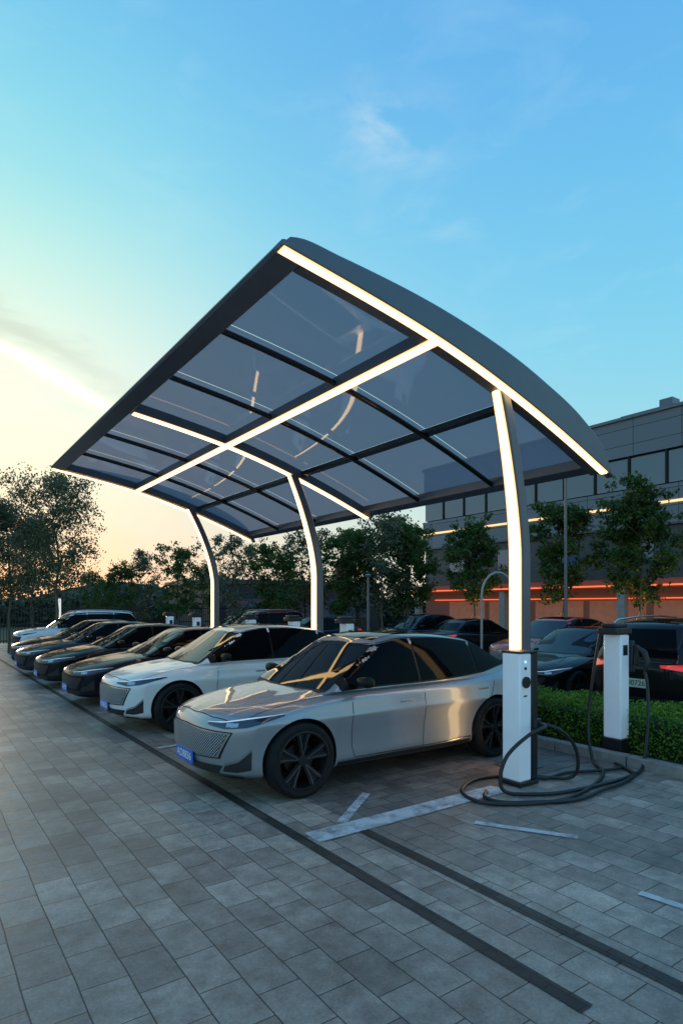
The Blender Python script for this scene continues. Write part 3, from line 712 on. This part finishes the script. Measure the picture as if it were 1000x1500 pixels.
def place_tree(v,x,y,s,label,group,stakes=False,rz=0,cat="tree"):
    r=thing("tree",label,cat,(x,y,0),group,rz=rz); r.scale=(s,s,s)
    a=bpy.data.objects.new("trunk",v[0]); a.parent=r; link(a)
    c=bpy.data.objects.new("crown",v[1]); c.parent=r; link(c)
    if stakes:
        for k in range(3):
            t=2*math.pi*k/3+.4; b=MB(); b.tube([(.85*math.cos(t),.85*math.sin(t),0),(.08*math.cos(t),.08*math.sin(t),1.75)],.028,7); b.obj("support_stake",M_stake,r,sm=60)
    return r
VR=[make_tree(11,6.0,1.45,2.2,12000,M_leafA,.075),make_tree(12,6.2,1.3,2.2,11000,M_leafA,.075),make_tree(13,5.8,1.35,2.2,11000,M_leafA,.075)]
VL=[make_tree(21,7.2,1.7,2.4,19000,M_leafB,.05,nb=17,cl=.10),make_tree(22,6.9,1.7,2.2,19000,M_leafB,.05,nb=17,cl=.10)]
VS=[make_tree(31,4.4,1.25,1.1,6000,M_leafA,.062,nb=12),make_tree(32,5.0,1.2,1.3,5200,M_leafB,.06,nb=12),make_tree(33,4.7,1.1,1.1,6000,M_leafA,.062,nb=11)]
gr="young staked trees in front of the building"
for k,(x,y,s,v) in enumerate([(20.6,11.1,.99,0),(20.6,14.2,.96,1),(20.6,18.7,.98,2),(20.3,22.9,1.0,0),(19.8,26.5,1.0,1)]):
    place_tree(VR[v],x,y,s,"young leafy tree held by timber stakes beside the building",gr,stakes=True,rz=k*1.7)
gl="slender trees beside the parking row"
def gp(px,d): 
    r=(px-500)/889*d; return .5796*d+.815*r, .815*d-.5796*r
for k,(px,d,s) in enumerate([(84,24,1.0),(14,25,.92),(-50,24,1.0),(48,31,.9)]):
    x,y=gp(px,d); place_tree(VL[k%2],x,y,s,"slender airy tree with pale sparse leaves",gl,rz=k*2.1)
gm="small trees along the railing"
for k,(px,d,s) in enumerate([(172,34,.95),(208,35,1.0),(262,33,1.1),(296,37,1.0),(340,31,1.1),(385,33,1.15),(415,31,1.05),(446,33,1.2),(492,31,1.2),(525,33,1.3),(560,30,1.3),(600,32,1.35),(140,38,.9)]):
    x,y=gp(px,d); place_tree(VS[k%3],x,y,s,"small bushy tree near the railing",gm,rz=k*1.3)
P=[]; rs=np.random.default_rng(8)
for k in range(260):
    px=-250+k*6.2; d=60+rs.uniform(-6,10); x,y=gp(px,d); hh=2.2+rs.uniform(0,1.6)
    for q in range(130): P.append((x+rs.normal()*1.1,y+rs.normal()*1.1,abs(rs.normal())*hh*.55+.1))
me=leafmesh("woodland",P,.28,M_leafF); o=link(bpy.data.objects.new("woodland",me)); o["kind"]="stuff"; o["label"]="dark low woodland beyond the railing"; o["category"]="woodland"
P=[]
for k in range(220):
    x=19.9+rs.uniform(-.3,.3); y=4+k*.125
    for q in range(60): P.append((x+rs.normal()*.3,y+rs.normal()*.3,abs(rs.normal())*.3+.05))
me=leafmesh("shrub_border",P,.06,M_leafA); o=link(bpy.data.objects.new("shrub_border",me)); o["kind"]="stuff"; o["label"]="low dark shrubs below the young trees"; o["category"]="shrubs"
hb=MB(); n=60; vs=[];fs=[]
for i in range(n+1):
    px=-700+i*40; d=240; x,y=gp(px,d); h=6+4*math.sin(i*.35)+2*math.sin(i*.9+1); x2,y2=gp(px,290)
    vs+=[(x,y,0),(x*1.05,y*1.05,h),(x2,y2,0)]
for i in range(n):
    a=i*3; fs+=[(a,a+3,a+4,a+1),(a+1,a+4,a+5,a+2)]
hb.add(vs,fs); o=hb.obj("hills",mat("hill_foliage",(.03,.045,.035),.95,var=.3,vscale=.1),sm=60); o["kind"]="structure"; o["label"]="low dark hills on the horizon"; o["category"]="hills"
M_iron=mat("black_railing_metal",(.015,.015,.017),.5)
fx=-12.0
while fx<17:
    f=thing("railing","black metal railing panel between posts","railing",(fx,33.5,0),group="railing panels along the boundary")
    b=MB(); b.box(0,.08,-.04,.04,0,1.95); b.obj("post",M_iron,f)
    b=MB()
    for z in (.2,1.0,1.75): b.box(.081,2.42,-.02,.02,z,z+.05)
    k=.22
    while k<2.4: b.box(k,k+.025,-.0125,.0125,.1,1.88); k+=.13
    b.obj("bars",M_iron,f); fx+=2.43
# ------------------------------------------------------------------ building
def m_clad(name,c,bw,rh,mort=.02):
    m,nt,b=newmat(name); N=nt.nodes.new; Lk=nt.links.new
    tc=N("ShaderNodeTexCoord"); sp=N("ShaderNodeSeparateXYZ"); cb=N("ShaderNodeCombineXYZ"); Lk(tc.outputs["Object"],sp.inputs[0])
    ad=N("ShaderNodeMath"); ad.operation='ADD'; Lk(sp.outputs[0],ad.inputs[0]); Lk(sp.outputs[1],ad.inputs[1]); Lk(ad.outputs[0],cb.inputs[0]); Lk(sp.outputs[2],cb.inputs[1])
    br=N("ShaderNodeTexBrick"); br.offset=0; br.inputs["Scale"].default_value=1; br.inputs["Brick Width"].default_value=bw; br.inputs["Row Height"].default_value=rh; br.inputs["Mortar Size"].default_value=mort
    br.inputs["Color1"].default_value=(c[0]*.92,c[1]*.92,c[2]*.92,1); br.inputs["Color2"].default_value=(c[0]*1.08,c[1]*1.08,c[2]*1.08,1); br.inputs["Mortar"].default_value=(.03,.03,.035,1)
    Lk(cb.outputs[0],br.inputs["Vector"]); Lk(br.outputs[0],b.inputs["Base Color"]); b.inputs["Roughness"].default_value=.4
    return m
M_clad=m_clad("metal_cladding",(.15,.17,.21),2.4,.85)
M_brick=m_clad("dark_masonry",(.055,.058,.07),.6,.3,.01)
M_bwin=mat("building_glass",(.07,.12,.18),.08,0,coat=1)
M_concrete=mat("concrete_column",(.40,.36,.33),.7,var=.15)
M_fac_led=mat("facade_light",(1,.6,.3),.4,emit=(1,.55,.22),es=1.3)
M_red_led=mat("red_glow_strip",(1,.1,.05),.4,emit=(1,.15,.05),es=1.5)
M_eave=mat("eave_baked_glow",(.16,.07,.05),.7,var=.2,vscale=3,emit=(1,.12,.05),es=.09)  # red light falling on the eave is put in as emission
M_warmwall=mat("terracotta_baked_glow",(.34,.18,.12),.7,var=.2,vscale=3,emit=(1,.34,.18),es=.12)  # terracotta base colour, with the warm glow on it added as emission
M_shop=mat("shopfront_baked_glow",(.16,.10,.08),.6,emit=(1,.35,.2),es=.04)  # faint warm shopfront glow put into the wall itself as emission
BX=30.0; BY0,BY1=-6.0,32.0
bd=thing("office_building","grey three storey office building with glowing light strips","building",(BX+6,13,0))
def bb(name,m,x0,x1,y0,y1,z0,z1,bev=0):
    b=MB(); b.box(x0,x1,y0,y1,z0,z1); return b.obj(name,m,bd,world=True,bevel=bev)
bb("upper_wall",M_clad,BX,BX+14,BY0,BY1,9.6,11.5); bb("window_back_wall",M_plastic,BX+.25,BX+13.9,BY0+.1,BY1-.1,7.85,9.6)
bb("parapet",M_frame,BX-.12,BX+14.1,BY0-.1,BY1+.1,11.5,11.65)
bb("spandrel_wall",M_clad,BX-.1,BX+14,BY0,BY1,5.9,7.85); bb("masonry_wall",M_brick,BX+.15,BX+14,BY0,BY1,3.25,5.9)
bb("eave_canopy",M_eave,BX-1.1,BX+.15,BY0,BY1,2.85,3.25); bb("shopfront_wall",M_shop,BX+.2,BX+14,BY0,BY1,0,3.25)
bb("facade_light",M_fac_led,BX-.14,BX-.102,BY0,BY1,6.93,7.05); bb("facade_light",M_fac_led,BX-.14,BX-.102,BY0,12,6.45,6.50)
bb("red_light",M_red_led,BX-1.15,BX-1.102,BY0,BY1,2.90,2.97)
bb("red_light",M_red_led,BX+.10,BX+.168,BY0,BY1-1,2.3,2.35)
y=BY0
while y<BY1-.6:
    w=1.9
    wn=bb("window",M_bwin,BX+.12,BX+.2,y+.12,y+w-.02,7.95,9.5)
    fr=bb("window_frame",M_trim,BX+.05,BX+.24,y+.0,y+.12,7.85,9.6); fr.parent=wn
    y+=w
y=BY0+.5
while y<BY1:
    bb("window",M_bwin,BX+.1,BX+.148,y+.1,y+1.5,4.2,5.4); y+=4.2
y=BY1-.3
while y>BY0:
    bb("column",M_concrete,BX-1.0,BX-.6,y-.2,y+.2,0,2.848,.02); y-=7.5
y=BY0+1
while y<BY1-3:
    bb("shutter",M_warmwall,BX+.12,BX+.17,y,y+3.1,.1,2.2); y+=3.5
ac=MB(); ac.box(BX+3,BX+6,16,19,11.65,12.7); ac.box(BX+3.4,BX+4.2,16.3,17,12.7,13.2); ac.obj("roof_plant",M_frame,bd,world=True)
b2=thing("annex_building","low dark annex building beyond the trees","building",(22,40,0))
b=MB(); b.box(-6,8,-3,5,0,3.4); b.obj("wall",M_brick,b2)
b=MB(); b.box(-6.2,8.2,-3.2,5.2,3.4,3.7); b.obj("roof",M_frame,b2)
b=MB(); b.box(-5,7,-3.06,-3.01,1,2.4); b.obj("window",M_bwin,b2)
def lamp(px,d,h,arm):
    x,y=gp(px,d); l=thing("street_lamp","slim pale pole with curved arm near the trees","street lamp",(x,y,0))
    pts=[(0,0,0),(0,0,h*.8)]
    for k in range(1,10):
        t=math.pi*k/9; pts.append((arm*(1-math.cos(t))/2,-arm*.4*(1-math.cos(t))/2,h*.8+h*.2*math.sin(t)))
    b=MB(); b.tube(pts,.028,8); b.obj("pole",M_concrete,l,sm=60)
    e=pts[-1]; b=MB(); b.box(e[0]-.1,e[0]+.1,e[1]-.06,e[1]+.06,e[2]-.1,e[2]); b.obj("lamp_head",M_trim,l)
lamp(705,14.5,2.75,.8)
for (px,d,h) in ((828,19,6.0),(539,20,2.9)):
    x,y=gp(px,d); l=thing("lamp_post","slim dark lamp post standing among the trees","lamp post",(x,y,0))
    b=MB(); b.tube([(0,0,0),(0,0,h)],[.06,.035],10); b.obj("pole",M_frame,l,sm=60); b=MB(); b.lathe([(.001,h),(.10,h),(.12,h+.05),(.001,h+.10)],16,'z'); b.obj("lamp_head",M_frame,l,sm=40)
# lit white light column by the tall tree
x,y=gp(86,26.5); l=thing("light_column","white lit column standing below a slender tree","light column",(x,y,0))
b=MB(); b.box(-.11,.11,-.11,.11,0,1.2); b.obj("base",M_frame,l,bevel=.01)
b=MB(); b.box(-.09,.09,-.09,.09,1.2,2.25); b.obj("lamp_panel",mat("white_lamp_panel",(.8,.8,.8),.4,emit=(.95,.9,.85),es=.7),l,bevel=.01)
b=MB(); b.box(-.12,.12,-.12,.12,2.251,2.31); b.obj("cap",M_frame,l,bevel=.01)
for (x,y) in ((20.2,10.5),(20.2,13.6),(20.2,18.1)):
    u=thing("ground_uplight","small warm spotlight below a young tree","spotlight",(x,y,0),group="spotlights below the young trees")
    b=MB(); b.lathe([(.001,.0),(.09,.0),(.09,.12),(.07,.14)],16,'z'); b.obj("housing",M_cd,u); b=MB(); b.lathe([(.001,.141),(.07,.141)],16,'z'); b.obj("lens",M_led,u,fixn=False)
    ld=bpy.data.lights.new("uplight",'SPOT'); ld.energy=300; ld.color=(1,.62,.32); ld.spot_size=math.radians(70); ld.shadow_soft_size=.07; lo=bpy.data.objects.new("uplight",ld); link(lo); lo.parent=u; lo.location=(0,0,.18); lo.rotation_euler=(math.radians(180-10),math.radians(8),0)
# ------------------------------------------------------------------ world
w=bpy.data.worlds.new("World"); scene.world=w; w.use_nodes=True; nt=w.node_tree; N=nt.nodes.new; Lk=nt.links.new
bg=nt.nodes["Background"]
tc=N("ShaderNodeTexCoord"); sp=N("ShaderNodeSeparateXYZ"); Lk(tc.outputs["Generated"],sp.inputs[0])
def Mt(op,a,b=None,c=None,clamp=False):
    n=N("ShaderNodeMath"); n.operation=op; n.use_clamp=clamp
    for i,v in enumerate((a,b,c)):
        if v is None: continue
        if isinstance(v,(int,float)): n.inputs[i].default_value=v
        else: Lk(v,n.inputs[i])
    return n.outputs[0]
D=math.degrees(1)
el=Mt('MULTIPLY',Mt('ARCSINE',sp.outputs[2]),D); az=Mt('MULTIPLY',Mt('ARCTAN2',sp.outputs[0],sp.outputs[1]),D)
elf=Mt('DIVIDE',el,90,clamp=True)
def ramp(fac,st):
    r=N("ShaderNodeValToRGB"); e=r.color_ramp.elements; r.color_ramp.interpolation='B_SPLINE'
    while len(e)<len(st): e.new(.5)
    for q,(p,c) in zip(e,st): q.position=p; q.color=(*c,1)
    Lk(fac,r.inputs[0]); return r.outputs[0]
rA=ramp(elf,[(0,(.8,.74,.62)),(7/90,(.60,.78,.74)),(15/90,(.29,.70,.84)),(26/90,(.19,.62,.88)),(40/90,(.13,.46,.86)),(60/90,(.10,.35,.78)),(1,(.08,.29,.65))])
rB=ramp(elf,[(0,(1,.52,.36)),(5/90,(1,.72,.5)),(11/90,(1.0,.96,.72)),(18/90,(1.0,1.0,.82)),(25/90,(.70,.95,.80)),(33/90,(.32,.80,.85)),(44/90,(.16,.55,.87)),(60/90,(.10,.37,.78)),(1,(.08,.29,.65))])
daz=Mt('DIVIDE',Mt('SUBTRACT',az,2),29.0)
f=Mt('EXPONENT',Mt('MULTIPLY',Mt('MULTIPLY',daz,daz),-1))
def mixc(f,a,b):
    m=N("ShaderNodeMix"); m.data_type='RGBA'
    if isinstance(f,(int,float)): m.inputs[0].default_value=f
    else: Lk(f,m.inputs[0])
    for i,v in ((6,a),(7,b)):
        if isinstance(v,tuple): m.inputs[i].default_value=(*v,1)
        else: Lk(v,m.inputs[i])
    return m.outputs[2]
base=mixc(f,rA,rB)
mp=N("ShaderNodeMapping"); mp.inputs["Scale"].default_value=(5,5,13); mp.inputs["Rotation"].default_value=(0,.25,0); Lk(tc.outputs["Generated"],mp.inputs[0])
nz=N("ShaderNodeTexNoise"); nz.inputs["Scale"].default_value=1.3; nz.inputs["Detail"].default_value=9; nz.inputs["Roughness"].default_value=.58; nz.inputs["Distortion"].default_value=.4; Lk(mp.outputs[0],nz.inputs[0])
nv=nz.outputs[0]
def gauss(x,c,s):
    q=Mt('DIVIDE',Mt('SUBTRACT',x,c),s); return Mt('EXPONENT',Mt('MULTIPLY',Mt('MULTIPLY',q,q),-1))
nn=Mt('MULTIPLY',Mt('SUBTRACT',nv,.5),9)
tcoord=Mt('ADD',Mt('SUBTRACT',el,20.6),Mt('MULTIPLY',Mt('SUBTRACT',az,6),.42))
tn=Mt('ADD',tcoord,nn)
fade=Mt('SUBTRACT',1,Mt('DIVIDE',Mt('SUBTRACT',az,8),12,clamp=True),clamp=True)
dark=Mt('MULTIPLY',Mt('MULTIPLY',gauss(tn,1.9,1.2),fade),.5)
bright=Mt('MULTIPLY',Mt('MULTIPLY',gauss(Mt('ADD',tcoord,Mt('MULTIPLY',nn,.22)),-.1,.42),fade),1.0)
c1=mixc(dark,base,(.52,.60,.50))
c2_=mixc(bright,c1,(1.9,1.6,1.15))
wm=Mt('MULTIPLY',Mt('MULTIPLY',gauss(az,40,4.5),gauss(Mt('ADD',el,Mt('MULTIPLY',az,.12)),43,2.0)),Mt('MULTIPLY',Mt('SUBTRACT',nv,.36),3.2,clamp=True))
wm2=Mt('MULTIPLY',Mt('MULTIPLY',gauss(az,46,4),gauss(el,32.5,1.6)),Mt('MULTIPLY',Mt('SUBTRACT',nv,.45),1.8,clamp=True))
c3=mixc(wm,c2_,(.66,.80,.90)); c4=mixc(wm2,c3,(.55,.78,.9))
veil=Mt('MULTIPLY',Mt('SUBTRACT',nv,.5,clamp=True),.6); c5=mixc(veil,c4,(.62,.88,.95))
sky=N("ShaderNodeTexSky"); sky.sky_type='NISHITA'; sky.sun_disc=False; sky.sun_elevation=math.radians(4); sky.sun_rotation=math.radians(2)
sc=N("ShaderNodeVectorMath"); sc.operation='SCALE'; sc.inputs["Scale"].default_value=.015; Lk(sky.outputs[0],sc.inputs[0])
ad=N("ShaderNodeVectorMath"); ad.operation='ADD'; Lk(c5,ad.inputs[0]); Lk(sc.outputs[0],ad.inputs[1])
Lk(ad.outputs[0],bg.inputs[0]); bg.inputs[1].default_value=.98
sd=bpy.data.lights.new("sun",'SUN'); sd.energy=.5; sd.angle=math.radians(6); sd.color=(1,.78,.55)
so=bpy.data.objects.new("sun",sd); link(so)
v=Vector((math.sin(math.radians(2))*math.cos(math.radians(5)),math.cos(math.radians(2))*math.cos(math.radians(5)),math.sin(math.radians(5))))
so.rotation_euler=(-v).to_track_quat('-Z','Y').to_euler()
# ------------------------------------------------------------------ camera
cd=bpy.data.cameras.new("camera"); cam=bpy.data.objects.new("camera",cd); link(cam); scene.camera=cam
cd.sensor_fit='VERTICAL'; cd.sensor_height=36; cd.lens=889/1500*36; cd.shift_y=(887-750)/1500; cd.clip_end=2000; cd.clip_start=.05
cam.location=(0,0,H); cam.rotation_euler=(math.pi/2,0,-math.atan2(.5796,.815))
scene.view_settings.view_transform='Standard'; scene.view_settings.look='None'; scene.view_settings.exposure=0
